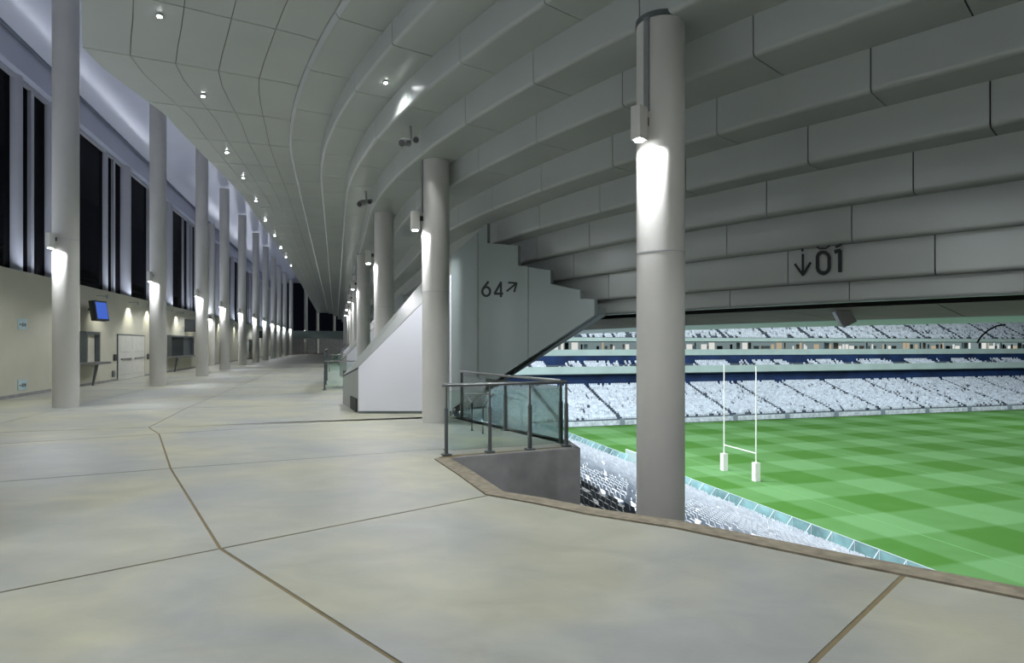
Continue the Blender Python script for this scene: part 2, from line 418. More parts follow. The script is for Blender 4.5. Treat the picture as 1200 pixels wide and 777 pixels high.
# landing in front of the gangway (peninsula) and slab edge behind it
pen = [fl(527, 537), fl(602, 531.2), fl(680, 525)]
rear = [fl(668, 516), fl(592, 501), fl(541, 489)]
edge_far = [P(s, .32, FL) for s in (8.5, 10, 12, 14, ARC)]+[P(118, .32, FL)]
base_poly = [Vector((7.0, -6.5, FL))]+curb_ext[:-1]+[fl(529, 536.2)]+[pen[2]+Vector((-.12, .16, 0))]+rear+edge_far[1:]+[P(118, -12.0, FL)]+[P(s, -12.0, FL) for s in (ARC, 10, 5, 0, -16)]
mb = MB(); flat(mb, base_poly, FL-.35, FL-.007)
floor = struct(mb.build('floor', M['groove']))
G = .013
def slab(poly, g=G):
    b_ = MB(); q = inset([Vector((p.x, p.y, FL)) for p in poly], g); flat(b_, q, FL-.0065, FL)
    return b_.build('floor_slab', M['floor'], floor)
CW = .23
curb_in = []
for i, p in enumerate(curb_ext):
    a = curb_ext[max(i-1, 0)]; b = curb_ext[min(i+1, len(curb_ext)-1)]; d = (b-a).normalized()
    nn = Vector((d.y, -d.x, 0)); nn = -nn if nn.dot(Vector((-.7, -.7, 0))) < 0 else nn
    curb_in.append(p+nn*CW)
save = curb_ext; curb_ext = curb_in
# near bays on the pitch side
i_n = len([1 for p in L2 if p is not None])
r1 = ray_curb(L2[2], dirs[2])[1]; r2 = ray_curb(L2[3], dirs[3])[1]
def between(a, b):   # kerb points lying between two hits
    da = [(q, i) for i, q in enumerate(curb_in)]
    out = []
    for q in curb_in:
        if (q-a).dot(b-a) > 1e-3 and (q-b).dot(a-b) > 1e-3: out.append(q)
    return out
curb_ext = save
slab([L2[1], curb_in[0], curb_in[1]]+between(curb_in[1], r1)+[r1, L2[2]], .018)
slab([L2[2], r1]+between(r1, r2)+[r2, L2[3]], .018)
rp = fl(520, 526)                                      # where the third joint meets the landing
slab([L2[3], r2]+between(r2, curb_in[-1])+[curb_in[-1], fl(524, 533), rp, L2[4]])
slab([rp, fl(527.5, 533.4), fl(602, 527.9), fl(668, 522.6), fl(661, 517), fl(596, 503), fl(541, 490), L2[5]+dirs[5]*6.1, L2[5], L2[4]])
for i in range(5, len(L2)-1):
    a = L2[i]+dirs[i]*(5.9 if i > 5 else 6.1); b = L2[i+1]+dirs[i+1]*5.9
    slab([L2[i], a, b, L2[i+1]])
for i in range(0, len(L2)-1):
    slab([L1[i], L2[i], L2[i+1], L1[i+1]]); slab([Lw[i], L1[i], L1[i+1], Lw[i+1]])
# kerb nosing strip
mb = MB()
for i in range(len(curb_ext)-1):
    a, b, c, d = curb_ext[i], curb_ext[i+1], curb_in[i+1], curb_in[i]
    z = Vector((0, 0, .012)); dn = Vector((0, 0, -.42))
    mb.hexa([a+dn, b+dn, c+dn, d+dn], [a+z, b+z, c+z, d+z])
struct(mb.build('trim_5', M['nosing']))
# concrete upstand carrying the landing, and the slab front below the kerb
mb = MB()
pf = [fl(527, 537), fl(680, 525)]
back = (fl(666, 516)-fl(680, 525))
a, b = pf; a2 = fl(545, 530); b2 = b+back*.95
dz = Vector((0, 0, -2.6))
a2 = a+Vector((.17, .20, 0)); b3 = b+Vector((-.03, .16, 0)); mb.hexa([a+dz, b+dz, b3+dz, a2+dz], [a, b, b3, a2]); mb.hexa([b+dz, b2+dz, b2+Vector((-.15, -.05, 0))+dz, b3+Vector((-.12, 0, 0))+dz], [b, b2, b2+Vector((-.15, -.05, 0)), b3+Vector((-.12, 0, 0))])
ex = fl(541, 489)
mb.hexa([b2+dz, b2+Vector((-.25, -.1, 0))+dz, ex+Vector((-.25, -.1, 0))+dz, ex+dz], [b2, b2+Vector((-.25, -.1, 0)), ex+Vector((-.25, -.1, 0)), ex])
struct(mb.build('trim_6', M['rawconc']))
# ------------------------------------------------------------------ columns
def column(xy, rad, ztop, zbot, lampz, az, label, group, inner, light=True, lampr=None):
    t = empty('column', (xy[0], xy[1], FL))
    c = Vector((xy[0], xy[1], 0))
    MB().cyl(c, rad, zbot, ztop, 40).build('shaft', M['column'], t, True)
    tag(t, label, 'column', group)
    if inner:
        MB().cyl(c, rad+.012, ztop-.02, ztop+.05, 40).build('collar', M['postm'], t, True)
        MB().cyl(c, rad+.004, lampz-1.32, lampz-1.31, 40).build('joint_ring', M['pier'], t, True)
    else:
        MB().cyl(c, rad+.004, lampz+.30, lampz+.31, 40).build('joint_ring', M['pier'], t, True)
    if light:
        d = Vector((math.cos(az), math.sin(az), 0)); rl = rad+.17; q = c+d*rl
        lp = MB()
        lp.box((q.x, q.y, lampz+.22), .17, .13, .40, az)
        lm = lp.build('wall_lamp', M['column'], t)
        bk = MB(); m_ = c+d*(rad+.04); bk.box((m_.x, m_.y, lampz+.28), .16, .05, .10, az); bk.build('bracket', M['dark'], lm)
        ln = MB().cyl((q.x, q.y, 0), .055, lampz+.005, lampz+.03, 16).build('lens', M['lampon'], lm)
        # conduit up the shaft
        if inner:
            m_ = c+d*(rad+.012); MB().box((m_.x, m_.y, (lampz+.4+ztop)/2), .03, .07, ztop-lampz-.42, az).build('conduit', M['steel'], t)
        spot('lamp_down', (q.x, q.y, lampz-.01), (-d.x*.10, -d.y*.10, -1), LAMP_DOWN, math.radians(158), .25, (.93, .95, 1.0), lm, .04)
    return t
an1 = math.radians(44.2+180); an2 = math.radians(16+180)
inner = [((1.885, 7.8), 4.05, -6.0, an1, 'tall pale round column rising past the kerb edge, nearest the pitch view'),
         ((-1.68, 13.55), 4.06, FL, math.radians(205), 'pale round column beside the glass railing, in front of the stair'),
         ((-3.95, 18.95), 4.06, FL, an2, 'pale round column just behind the sloping stair parapet')]
lab_in = ['fourth pale column of the pitch-side row, counted from the kerb', 'fifth pale column of the pitch-side row, counted from the kerb', 'sixth pale column of the pitch-side row, far down the concourse',
          'seventh pale column of the pitch-side row, far down the concourse', 'eighth tiny pale column of the pitch-side row, far away']
for i, Y in enumerate((27.8, 36.1, 44.3, 52.5, 60.8, 69, 77.2, 85.4)):
    if i < 5: inner.append(((1.2-.285*Y, Y), 4.06, FL, an2, lab_in[i]))
    else: inner.append(((1.2-.285*Y, Y), 4.06, FL, an2, 'tiny pale column among the farthest of the pitch-side row'))
inner.append(((5.9, 3.4), 4.05, -6.0, an1, 'pale round column of the pitch-side row beyond the right edge of view'))
for i, (xy, zt, zb, az, lb) in enumerate(inner):
    column(xy, .30, zt, zb, 2.47, az, lb, 'columns along the pitch side of the concourse', True, i < 7 or i == len(inner)-1)
orden = ['nearest tall pale column of the left row, with a bright patch', 'second tall pale column of the left row, beside the double doors', 'third pale column of the left row, past the black kiosk',
         'fourth pale column of the left row, counted from the camera', 'fifth pale column of the left row, counted from the camera', 'sixth pale column of the left row, counted from the camera', 'seventh pale column of the left row, counted from the camera',
         'eighth pale column of the left row, counted from the camera', 'ninth pale column of the left row, counted from the camera', 'tenth pale column of the left row, counted from the camera', 'eleventh pale column of the left row, just before the footbridge',
         'first pale column of the left row beyond the footbridge', 'second pale column of the left row beyond the footbridge', 'third pale column of the left row beyond the footbridge']
outer = [(-12.2, 16.8), (-14.66, 25.45), (-16.75, 33.2), (-19.75, 42.2), (-22.3, 50.8), (-24.6, 59.0), (-27.0, 67.3), (-29.4, 75.7), (-31.9, 84.2), (-34.2, 92.5), (-36.5, 101.5), (-37.4, 111.5), (-38.3, 121), (-37.9, 131)]
for i, xy in enumerate(outer):
    column(xy, .31, 10.7, FL, 2.55, math.radians(-98), orden[i], 'tall columns along the left side of the concourse', False, i < 12)
for s_ in (3.2, -5.2):
    q = P(s_, -8.8); column((q.x, q.y), .31, 10.7, FL, 2.55, math.radians(-60), 'tall pale column of the left row beyond the left edge of view', 'tall columns along the left side of the concourse', False)
# pitch-side columns behind the camera line also carry lamps; extra ones further back
q = P(-12.5, -.55); column((q.x, q.y), .30, 4.05, -6.0, 2.47, an1, 'pale round column of the pitch-side row beyond the right edge of view', 'columns along the pitch side of the concourse', True)
# slim column in front of the left wall
k_ = (248-600)/FOC; Yc = -9.75/(.961*k_+.276)
column((k_*Yc, Yc), .24, 9.9, FL, 2.1, math.radians(-98), 'slim pale column standing against the left wall, seen past the third tall column', None, False)
# ------------------------------------------------------------------ left wall, windows above it
WT = 2.43
def TS(t): return t-S_OFF
mb = MB()
ssw = [-16, 0, 4, 8, 12, ARC, 113]
for a, b in zip(ssw, ssw[1:]):
    mb.hexa([P(a, -11.75, FL-.1), P(b, -11.75, FL-.1), P(b, -12.0, FL-.1), P(a, -12.0, FL-.1)], [P(a, -11.75, WT), P(b, -11.75, WT), P(b, -12.0, WT), P(a, -12.0, WT)])
wall_left = struct(mb.build('wall_left', M['wall']))
mb = MB()
for a, b in zip(ssw, ssw[1:]):
    mb.hexa([P(a, -11.72, FL), P(b, -11.72, FL), P(b, -11.75, FL), P(a, -11.75, FL)], [P(a, -11.72, FL+.10), P(b, -11.72, FL+.10), P(b, -11.75, FL+.10), P(a, -11.75, FL+.10)])
struct(mb.build('baseboard_left', M['rawconc']))
mb = MB()   # window head beam
for a, b in zip(ssw, ssw[1:]):
    mb.hexa([P(a, -12.0, 9.22), P(b, -12.0, 9.22), P(b, -12.6, 9.22), P(a, -12.6, 9.22)], [P(a, -12.0, 10.6), P(b, -12.0, 10.6), P(b, -12.6, 10.6), P(a, -12.6, 10.6)])
struct(mb.build('trim_7', M['soffit']))
big = [27.6-25.5, 27.6-17.0, 27.6-8.5]+[27.6+8.5*k for k in range(0, 11)]
pier_lab = ['wide grey pier in the night window band, first right of the image edge', 'wide grey pier in the window band above the double doors', 'wide grey pier in the window band between second and third left columns']
for i, t_ in enumerate(big[:-1]):
    tn = big[i+1]; s0 = TS(t_); s1 = TS(tn)
    dz = -12.55
    wn = MB(); # bottom rail
    def bar(mb, sa, sb, d0, d1, z0, z1):
        mb.hexa([P(sa, d0, z0), P(sb, d0, z0), P(sb, d1, z0), P(sa, d1, z0)], [P(sa, d0, z1), P(sb, d0, z1), P(sb, d1, z1), P(sa, d1, z1)])
    bar(wn, s0, s1, -12.25, -12.5, 2.25, 2.5); bar(wn, s0, s1, -12.25, -12.5, 9.1, 9.3)
    W = struct(wn.build('window_%d' % (i+1), M['pier']))
    cuts = [s0+.2, s1-4.3, s1-2.7, s1-1.6, s1-.1]
    for a, b in zip(cuts, cuts[1:]):
        g_ = MB(); bar(g_, a, b, -12.40, -12.42, 2.5, 9.1); g_.build('pane', M['nglass'], W)
    for c_, wd in ((cuts[1], .12), (cuts[3], .22)):
        if i == 3 and c_ == cuts[1]: continue
        g_ = MB(); bar(g_, c_-wd/2, c_+wd/2, -12.28, -12.5, 2.5, 9.1); g_.build('mullion', M['pier'], W)
    for off, r in ((0, .36), (-2.7, .24 if i == 2 else .16)):
        q = P(s1+off, -12.38)
        o = MB().cyl(q, r, 2.3, 10.7, 28).build('pier', M['pier'], None, True, (q.x, q.y, 2.3))
        idx = i-2
        if off == 0: lb = {0: 'wide grey pier behind the nearest left column, in the window band', 1: 'wide grey pier in the window band above the blue-screen monitor and doors', 2: 'wide grey pier in the window band above the black kiosk'}.get(idx, 'wide round pier in the far part of the left window band' if idx > 2 else 'wide round pier of the window band beyond the left edge of view')
        else: lb = {0: 'narrow grey pier near the left image edge, between black windows', 1: 'narrow grey pier left of the wide pier above the doors', 2: 'narrow grey pier left of the wide pier above the black kiosk'}.get(idx, 'narrow round pier in the far part of the left window band' if idx > 2 else 'narrow round pier of the window band beyond the left edge of view')
        tag(o, lb, 'pier', 'piers in the window band above the left wall')
# end walls
mb = MB(); n = 5
mb.hexa([E(-12, 134, FL-.1), E(14, 134, FL-.1), E(14, 134.3, FL-.1), E(-12, 134.3, FL-.1)], [E(-12, 134, 1.2), E(14, 134, 1.2), E(14, 134.3, 1.2), E(-12, 134.3, 1.2)])
struct(mb.build('wall_far', M['rawconc']))
mb = MB(); mb.hexa([E(-13, 118, FL-.3), E(14, 118, FL-.3), E(14, 134, FL-.3), E(-13, 134, FL-.3)], [E(-13, 118, FL-.01), E(14, 118, FL-.01), E(14, 134, FL-.01), E(-13, 134, FL-.01)])
struct(mb.build('far_floor', M['floor']))
# footbridge
br = MB(); bt = 109.2
br.hexa([E(-9.85, bt, 1.0), E(1.6, bt, 1.0), E(1.6, bt+2.6, 1.0), E(-9.85, bt+2.6, 1.0)], [E(-9.85, bt, 2.35), E(1.6, bt, 2.35), E(1.6, bt+2.6, 2.35), E(-9.85, bt+2.6, 2.35)])
o = br.build('footbridge', M['greyclad'], None, False, E(-4, bt, 1.0)); tag(o, 'grey clad footbridge crossing the far end of the concourse', 'bridge')
# wall door, kiosks, monitors, plates
def wp(px, d=-11.75):
    k = (px-600)/FOC; e = d+1.8
    Y = e/(.961*k+.276); q = Vector((k*Y, Y, 0)); return q.dot(T2)
DW = -9.94     # e of the wall face
def wbox(mb, ta, tb, z0, z1, e0, e1):
    mb.hexa([E(e0, ta, z0), E(e1, ta, z0), E(e1, tb, z0), E(e0, tb, z0)], [E(e0, ta, z1), E(e1, ta, z1), E(e1, tb, z1), E(e0, tb, z1)])
    return mb
ta, tb = wp(137), wp(168)
fr = MB(); wbox(fr, ta-.06, ta, FL, .51, DW-.02, DW+.03); wbox(fr, tb, tb+.06, FL, .51, DW-.02, DW+.03); wbox(fr, ta, tb, .45, .51, DW-.02, DW+.03)
door = struct(fr.build('door_1', M['postm']))
tm = (ta+tb)/2
for a, b, hs in ((ta, tm, 1), (tm, tb, -1)):
    lf = MB(); wbox(lf, a+.015, b-.015, FL+.02, .45, DW+.005, DW+.035)
    lf = lf.build('door_leaf', M['doorp'], door)
    h = MB(); wbox(h, a+.35, b-.35, -.72, -.66, DW+.04, DW+.10); h.build('push_bar', M['steel'], lf)
    for zz in (-1.45, -.35): 
        h = MB(); wbox(h, a+.2, b-.2, zz-.01, zz, DW+.034, DW+.040); h.build('leaf_trim', M['postm'], lf)
def small(name, px, z0, z1, wdt, mat, label, cat, thick=.05):
    t_ = wp(px); b_ = MB(); wbox(b_, t_-wdt/2, t_+wdt/2, z0, z1, DW, DW+thick)
    o = b_.build(name, mat, None, False, E(DW, t_, (z0+z1)/2)); tag(o, label, cat); return o
small('card_reader', 133.5, -.75, -.45, .3, M['dark'], 'small dark control box on the wall left of the double doors', 'control box')
small('wall_socket', 131.5, -1.5, -1.2, .25, M['postm'], 'small grey socket low on the wall left of the double doors', 'socket')
small('card_reader', 172.5, -.8, -.5, .3, M['postm'], 'small grey control box on the wall right of the double doors', 'control box')
for i, (py0, py1, lb) in enumerate(((374, 386.5, 'upper of two small pale blue plates on the left wall'), (444, 456, 'lower of two small pale blue plates on the left wall'))):
    Y = 20.6; z1 = -(py0-HOR)/FOC*Y; z0 = -(py1-HOR)/FOC*Y; t_ = wp(25)
    b_ = MB(); wbox(b_, t_-.30, t_+.30, z0, z1, DW, DW+.02)
    pl = b_.build('wall_plate', M['plate'], None, False, E(DW, t_, (z0+z1)/2)); tag(pl, lb, 'plate')
    zc = (z0+z1)/2-.02
    for j, (da, db, h) in enumerate(((-.22, -.10, .05), (-.06, .05, .12), (.09, .22, .10))):
        m_ = MB(); wbox(m_, t_+da, t_+db, zc-h/2, zc+h/2, DW+.02, DW+.024); m_.build('printed_mark', M['postm'], pl)
def kiosk(pa, pb, z0, z1, label, lit):
    ta, tb = wp(pa), wp(pb); tm = (ta+tb)/2
    t = empty('kiosk_window', E(DW, tm, FL)); tag(t, label, 'kiosk')
    for n_, a, b, c, d in (('jamb', ta-.1, ta, z0, z1), ('jamb', tb, tb+.1, z0, z1), ('head', ta-.1, tb+.1, z1, z1+.12)):
        b_ = MB(); wbox(b_, a, b, c, d, DW-.02, DW+.22); b_.build(n_, M['postm'], t)
    b_ = MB(); wbox(b_, ta, tb, z0, z1, DW, DW+.02); b_.build('opening', M['black'], t)
    b_ = MB(); wbox(b_, ta-.2, tb+.2, z0-.10, z0, DW, DW+.6); b_.build('counter', M['steel'], t)
    b_ = MB(); wbox(b_, ta+(tb-ta)*(.62 if not lit else .45), tb-.05, z0, z1, DW+.02, DW+.05); b_.build('side_panel', M['postm'] if not lit else M['wall'], t)
    if lit:
        b_ = MB(); wbox(b_, ta+.02, ta+(tb-ta)*.22, z0, z1, DW+.02, DW+.05); b_.build('side_panel', M['pale'], t)
    b_ = MB().tube([E(DW+.45, ta+.35, z0-.1), E(DW+.30, ta+.35, FL)], [.07, .035]); b_.build('leg', M['postm'], t, True)
    return t
kiosk(94, 109, -.72, .42, 'kiosk hatch with counter on the left wall under the blue screen', True)
kiosk(196, 222.5, -.72, .48, 'wide black kiosk hatch behind the second left column', False)
kiosk(291.5, 295, -.8, .5, 'far dark kiosk hatch between the fourth and fifth left columns', False)
def monitor(px, py, Y, ang, wd, ht, label, mat):
    c = at(px, py, Y); t = empty('wall_monitor', c); tag(t, label, 'monitor')
    m = Matrix.Rotation(ang, 3, 'Z') @ Matrix.Rotation(math.radians(-8), 3, 'X')
    b_ = MB().box(c, wd, .22, ht, m=m); b_.build('casing', M['black'], t)
    b_ = MB().box(c+m @ Vector((0, -.12, 0)), wd*.86, .012, ht*.84, m=m); sc = b_.build('screen', mat, t)
    wl = c+Vector((-.7, .35, .1)); b_ = MB().tube([c+m @ Vector((0, .1, 0)), wl], .05); b_.build('bracket', M['dark'], t, True)
    return t
monitor(116, 364.5, 25.4, math.radians(97), .95, .82, 'black monitor with a blue screen on the wall above the kiosk hatch', M['screen'])
monitor(223.5, 381.5, 42.5, math.radians(60), .9, .85, 'small black monitor on the wall above the wide black kiosk', M['black'])
monitor(306, 392, 78, math.radians(60), .9, .9, 'tiny dark monitor far down the left wall', M['black'])
for i, px in enumerate((112, 150, 172, 192, 206, 222, 240, 256, 274)):
    t_ = wp(px); c = E(DW+.42, t_, 2.05); t = empty('wall_washer', c)
    tag(t, 'small wall washer lamp above the left wall, number %s counted from the nearest column' % 'one two three four five six seven eight nine'.split()[i], 'lamp', 'washer lamps along the left wall')
    MB().cyl(c, .045, 2.0, 2.16, 12).build('head', M['pier'], t, True)
    MB().tube([c+Vector((0, 0, .05)), E(DW, t_, 2.12)], .018, 6).build('arm', M['pier'], t, True)
    spot('washer_beam', c-Vector((0, 0, .07)), (-N2.x*.45, -N2.y*.45, -1), 60, math.radians(105), .6, (1.0, .98, .86), t, .04)
# ------------------------------------------------------------------ staircases beside the concourse
def stair(shift, label, first):
    sh = Vector((T2.x*shift, T2.y*shift, 0))
    A = Vector((-3.80, 15.20, 0)); B = Vector((-1.50, 15.20, 0)); A2_ = Vector((-4.87, 17.7, 0)); Cc = Vector((1.67, 12.40, 0))
    def q(p, z): return Vector((p.x, p.y, z))+sh
    t = empty('staircase', q(A, FL)); tag(t, label, 'staircase')
    th = Vector((0, .12, 0))
    MB().prism([q(A, FL), q(B, FL), q(B, 1.75), q(A, -.56)], th).build('side_wall', M['white'], t)
    mb = MB(); mb.box(((A.x+B.x)/2+sh.x, 15.19+sh.y, FL+.03), B.x-A.x, .02, .06); mb.build('base_strip', M['postm'], t)
    # low end panel
    nrm = Vector((-.1, -.04, 0))
    MB().prism([q(A, FL), q(A, -.60), q(A2_, -.93), q(A2_, FL)], -nrm).build('end_panel', M['parapet'], t)
    g = .02
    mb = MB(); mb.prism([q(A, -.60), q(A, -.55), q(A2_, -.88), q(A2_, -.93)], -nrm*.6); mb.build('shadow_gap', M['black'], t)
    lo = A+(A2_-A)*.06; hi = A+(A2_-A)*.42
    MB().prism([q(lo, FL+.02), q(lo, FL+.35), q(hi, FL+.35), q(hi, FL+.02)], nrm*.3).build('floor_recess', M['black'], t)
    # leaning parapet band
    dk = Vector((.05, .1, -.08))
    Bf = Vector((-2.36, 16.2, 0)); Bt = Vector((-1.5, 15.45, 0))
    mb = MB(); dk = Vector((.04, .10, -.06))
    top = [q(A, -.55), q(Vector((-2.2, 15.2, 0)), 1.08), q(Vector((-2.36, 16.2, 0)), 1.67), q(A2_, -.88)]
    mb.hexa([p+dk for p in top], top)
    top = [q(Vector((-2.2, 15.2, 0)), 1.08), q(B, 1.76), q(B+Vector((0, .25, 0)), 2.22), q(Vector((-2.36, 16.2, 0)), 1.67)]
    mb.hexa([p+dk for p in top], top)
    mb.build('parapet', M['parapet'], t)
    # steps inside
    for k in range(9):
        x0 = -3.3+k*.28; mb = MB(); mb.box((x0+.14+sh.x, 17.2+sh.y, FL+(k+1)*.085), .28, 1.7, (k+1)*.17); mb.build('step', M['rawconc'], t)
    # big clad wall climbing towards the pitch, three panels with open joints, triangular underside
    nb = Vector((.66, .75, 0))
    def on(px):   # point of the wall line B-C seen at px (first stair)
        k = (px-600)/FOC; d = Cc-B; u = (k*B.y-B.x)/(d.x-k*d.y); return u, B+d*u
    def ztop(u): return 2.2+(u/.29)*.82 if u < .29 else 3.02
    def zbot(u): return max(FL, -.66+(u-.4245)*1.26/.5755)
    U = [0, on(560)[0], on(619)[0], 1.0]
    D = Cc-B
    for a, b in zip(U, U[1:]):
        a_, b_ = a+.0018, b-.0018
        us = sorted(set([a_, b_]+[u for u in (.29, -.051) if a_ < u < b_]))
        tp = []
        tops_ = [(0, 2.2), (.29, 2.84), (.2901, 2.38)]+[(on(x_)[0], -(y_-HOR)/FOC*on(x_)[1].y) for x_, y_ in ((606.9, 288), (607.1, 311), (645, 317), (645.2, 333), (680, 340), (680.2, 350))]+[(1.0, .92)]
        us = sorted(set([a_, b_]+[u for u, _ in tops_ if a_ < u < b_]))
        def zt_(u):
            for (u0_, z0_), (u1_, z1_) in zip(tops_, tops_[1:]):
                if u0_ <= u <= u1_: return z0_+(z1_-z0_)*(u-u0_)/(u1_-u0_)
            return tops_[-1][1]
        for u in us: tp.append(q(B+D*u, zt_(u)))
        bt_ = [q(B+D*u, zbot(u)) for u in (b_, a_)]
        MB().prism(tp+bt_, nb*.10).build('wall_panel', M['greyclad'], t)  # grey tone stands in for this wall facing away from the lamps
    # inner core and soffit
    us = [0.01, .99]
    u0 = 0.005
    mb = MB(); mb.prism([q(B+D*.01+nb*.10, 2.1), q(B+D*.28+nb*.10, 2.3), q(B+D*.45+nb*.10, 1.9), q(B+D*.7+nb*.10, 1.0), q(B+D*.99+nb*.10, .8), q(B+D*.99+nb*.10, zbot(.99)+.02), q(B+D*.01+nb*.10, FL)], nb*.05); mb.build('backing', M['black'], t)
    mb = MB(); a = B+D*0; b = Cc
    mb.hexa([q(a+nb*.15, zbot(0)), q(b+nb*.15, zbot(1)), q(b+nb*.4, zbot(1)), q(a+nb*.4, zbot(0))],
            [q(a+nb*.15, zbot(0)+.15), q(b+nb*.15, zbot(1)+.15), q(b+nb*.4, zbot(1)+.15), q(a+nb*.4, zbot(0)+.15)])
    mb.build('underside', M['greyclad'], t)
    if first: return t, (B, D)
    return t, None
stair1, (WB, WD) = stair(0, 'nearest white and grey staircase box carrying the number 64', True)
for k, lb in ((1, 'second white staircase box, seen behind the nearest one'), (2, 'third white staircase box, farther down the concourse'), (3, 'farthest white staircase box of the pitch side')):
    stair(16.9*k, lb, False)
# ------------------------------------------------------------------ painted signs
def stroke_poly(mb, pts, wd, mp, closed=False):
    n = len(pts); pts = [Vector((p[0], p[1])) for p in pts]
    segs = n if closed else n-1
    for i in range(segs):
        a = pts[i]; b = pts[(i+1) % n]; d = (b-a)
        if d.length < 1e-6: continue
        d.normalize(); nn = Vector((-d.y, d.x))*wd/2; ex = d*wd*.18
        c = [a-ex-nn, b+ex-nn, b+ex+nn, a-ex+nn]
        mb.add([mp(p.x, p.y, i) for p in c], [(0, 1, 2, 3)])
def wallmap(px, py, i=0):   # pixel of the photograph onto the clad stair wall
    k = (px-600)/FOC; u = (k*WB.y-WB.x)/(WD.x-k*WD.y); p = WB+WD*u
    p = p+Vector((-.66, -.75, 0))*(.006+.0004*(i % 5)); Y = p.y; return Vector((k*Y, Y, -(py-HOR)/FOC*Y))
def glyph(name, strokes, wd, mp, parent):
    mb = MB()
    for st in strokes:
        stroke_poly(mb, st[0], wd if len(st) < 3 else st[2], mp, st[1])
    return mb.build(name, M['black'], parent)
def ell(cx, cy, rx, ry, a0=0, a1=360, n=20): return [(cx+rx*math.cos(math.radians(a0+(a1-a0)*k/n)), cy+ry*math.sin(math.radians(a0+(a1-a0)*k/n))) for k in range(n+1)]
glyph('numeral_six', [(ell(569.8, 341.6, 4.6, 5.2), False), ([(572.2, 330.2), (566.2, 338.0)], False)], 2.7, wallmap, stair1)
glyph('numeral_four', [([(587.0, 331.0), (579.6, 344.2), (589.2, 344.2)], False), ([(587.0, 330.6), (587.0, 347.8)], False)], 2.7, wallmap, stair1)
glyph('arrow_sign', [([(594.0, 341.2), (604.5, 332.5)], False), ([(595.8, 331.2), (605.4, 331.8), (602.6, 342.0)], False)], 2.3, wallmap, stair1)
def planemap(dd, zlo=None):
    def f(px, py, i=0):
        k = (px-600)/FOC; n = N1; c = n.dot(K0)+dd-.006-.0004*(i % 5)
        Y = c/(n.x*k+n.y); return Vector((k*Y, Y, -(py-HOR)/FOC*Y))
    return f
e_d = 2.26; dd_ = 2.10
mpE = planemap(e_d); mpD = planemap(dd_)
def sc(x, y): return (910+x/11.1, 270+y/11.1)
def S(l): return [sc(*p) for p in l]
glyph('arrow_sign', [(S([(342, 312), (342, 585)]), False), (S([(240, 440), (342, 580), (442, 420)]), False)], 2.9, mpE, ceiling)
zero = S([(532, 345), (545, 310), (575, 288), (610, 284), (645, 292), (672, 318), (685, 350), (685, 480), (675, 520), (645, 550), (610, 562), (572, 552), (545, 525), (532, 490)])
glyph('numeral_zero', [(zero, True)], 4.2, mpE, ceiling)
glyph('numeral_one', [(S([(760, 278), (825, 262), (825, 535)]), False)], 4.6, mpE, ceiling)
glyph('sign_fragment', [(S([(525, 215), (560, 238), (640, 235), (690, 200)]), False)], 2.0, mpD, ceiling)
glyph('sign_fragment', [(S([(770, 215), (800, 205), (840, 185)]), False, 3.0)], 2.0, mpD, ceiling)
glyph('sign_fragment', [(S([(335, 240), (338, 270)]), False, 2.6)], 2.4, mpD, ceiling)
# ------------------------------------------------------------------ glass railings
def railing(pts, label, h=1.08, posts=True, group=None, glass=True, postw=.05, ext=0.0):
    t = empty('glass_railing', pts[0]); tag(t, label, 'railing', group)
    tops = [p+Vector((0, 0, h)) for p in pts]
    if ext: tops = [tops[0]-(tops[1]-tops[0]).normalized()*ext]+tops
    MB().tube(tops, .027, 12).build('handrail', M['steel'], t, True)
    for i, p in enumerate(pts):
        d = (pts[min(i+1, len(pts)-1)]-pts[max(i-1, 0)]).normalized(); az = math.atan2(d.y, d.x)
        b_ = MB().box(p+Vector((0, 0, (h-.03)/2)), .018, postw, h-.03, az); b_.box(p+Vector((0, 0, .36)), .045, postw*1.25, .72, az)
        po = b_.build('post', M['postm'], t)
        b_ = MB().box(p+Vector((0, 0, .012)), .14, .12, .024, az); b_.build('base_plate', M['postm'], po)
    if glass:
        for a, b in zip(pts, pts[1:]):
            d = (b-a).normalized(); a_ = a+d*.04; b__ = b-d*.04; n = Vector((-d.y, d.x, 0))*.006; z0 = Vector((0, 0, .07)); z1 = Vector((0, 0, h-.09))
            MB().hexa([a_-n+z0, b__-n+z0, b__+n+z0, a_+n+z0], [a_-n+z1, b__-n+z1, b__+n+z1, a_+n+z1]).build('glass_panel', M['glass'], t)
    return t
front = [fl(523, 533.5), fl(574, 530), fl(621, 527), fl(663.5, 523)]
railing(front, 'front glass railing on the landing edge, with four steel posts', ext=.07)
rearp = [fl(541, 490), fl(592, 504.5), fl(660, 520.5)]
rearp[2] = rearp[2]+Vector((-.03, .12, 0))
railing(rearp, 'rear glass railing of the landing, running back beside the stair', ext=.12)
# small inner handrail on two thin legs
t = empty('stair_handrail', fl(553, 505)); tag(t, 'short thin-legged handrail inside the landing glass', 'handrail')
a, b = fl(553, 505), fl(566, 508.5)
hz = .80
MB().tube([at(545, 462, 13.0), a+Vector((0, 0, .55)), a], .02, 8).build('leg', M['postm'], t, True)
MB().tube([at(578, 462, 12.0), b+Vector((0, 0, .52)), b], .02, 8).build('leg', M['postm'], t, True)
MB().tube([at(545, 462, 13.0), at(578, 462, 12.0)], .02, 8).build('rail', M['steel'], t, True)
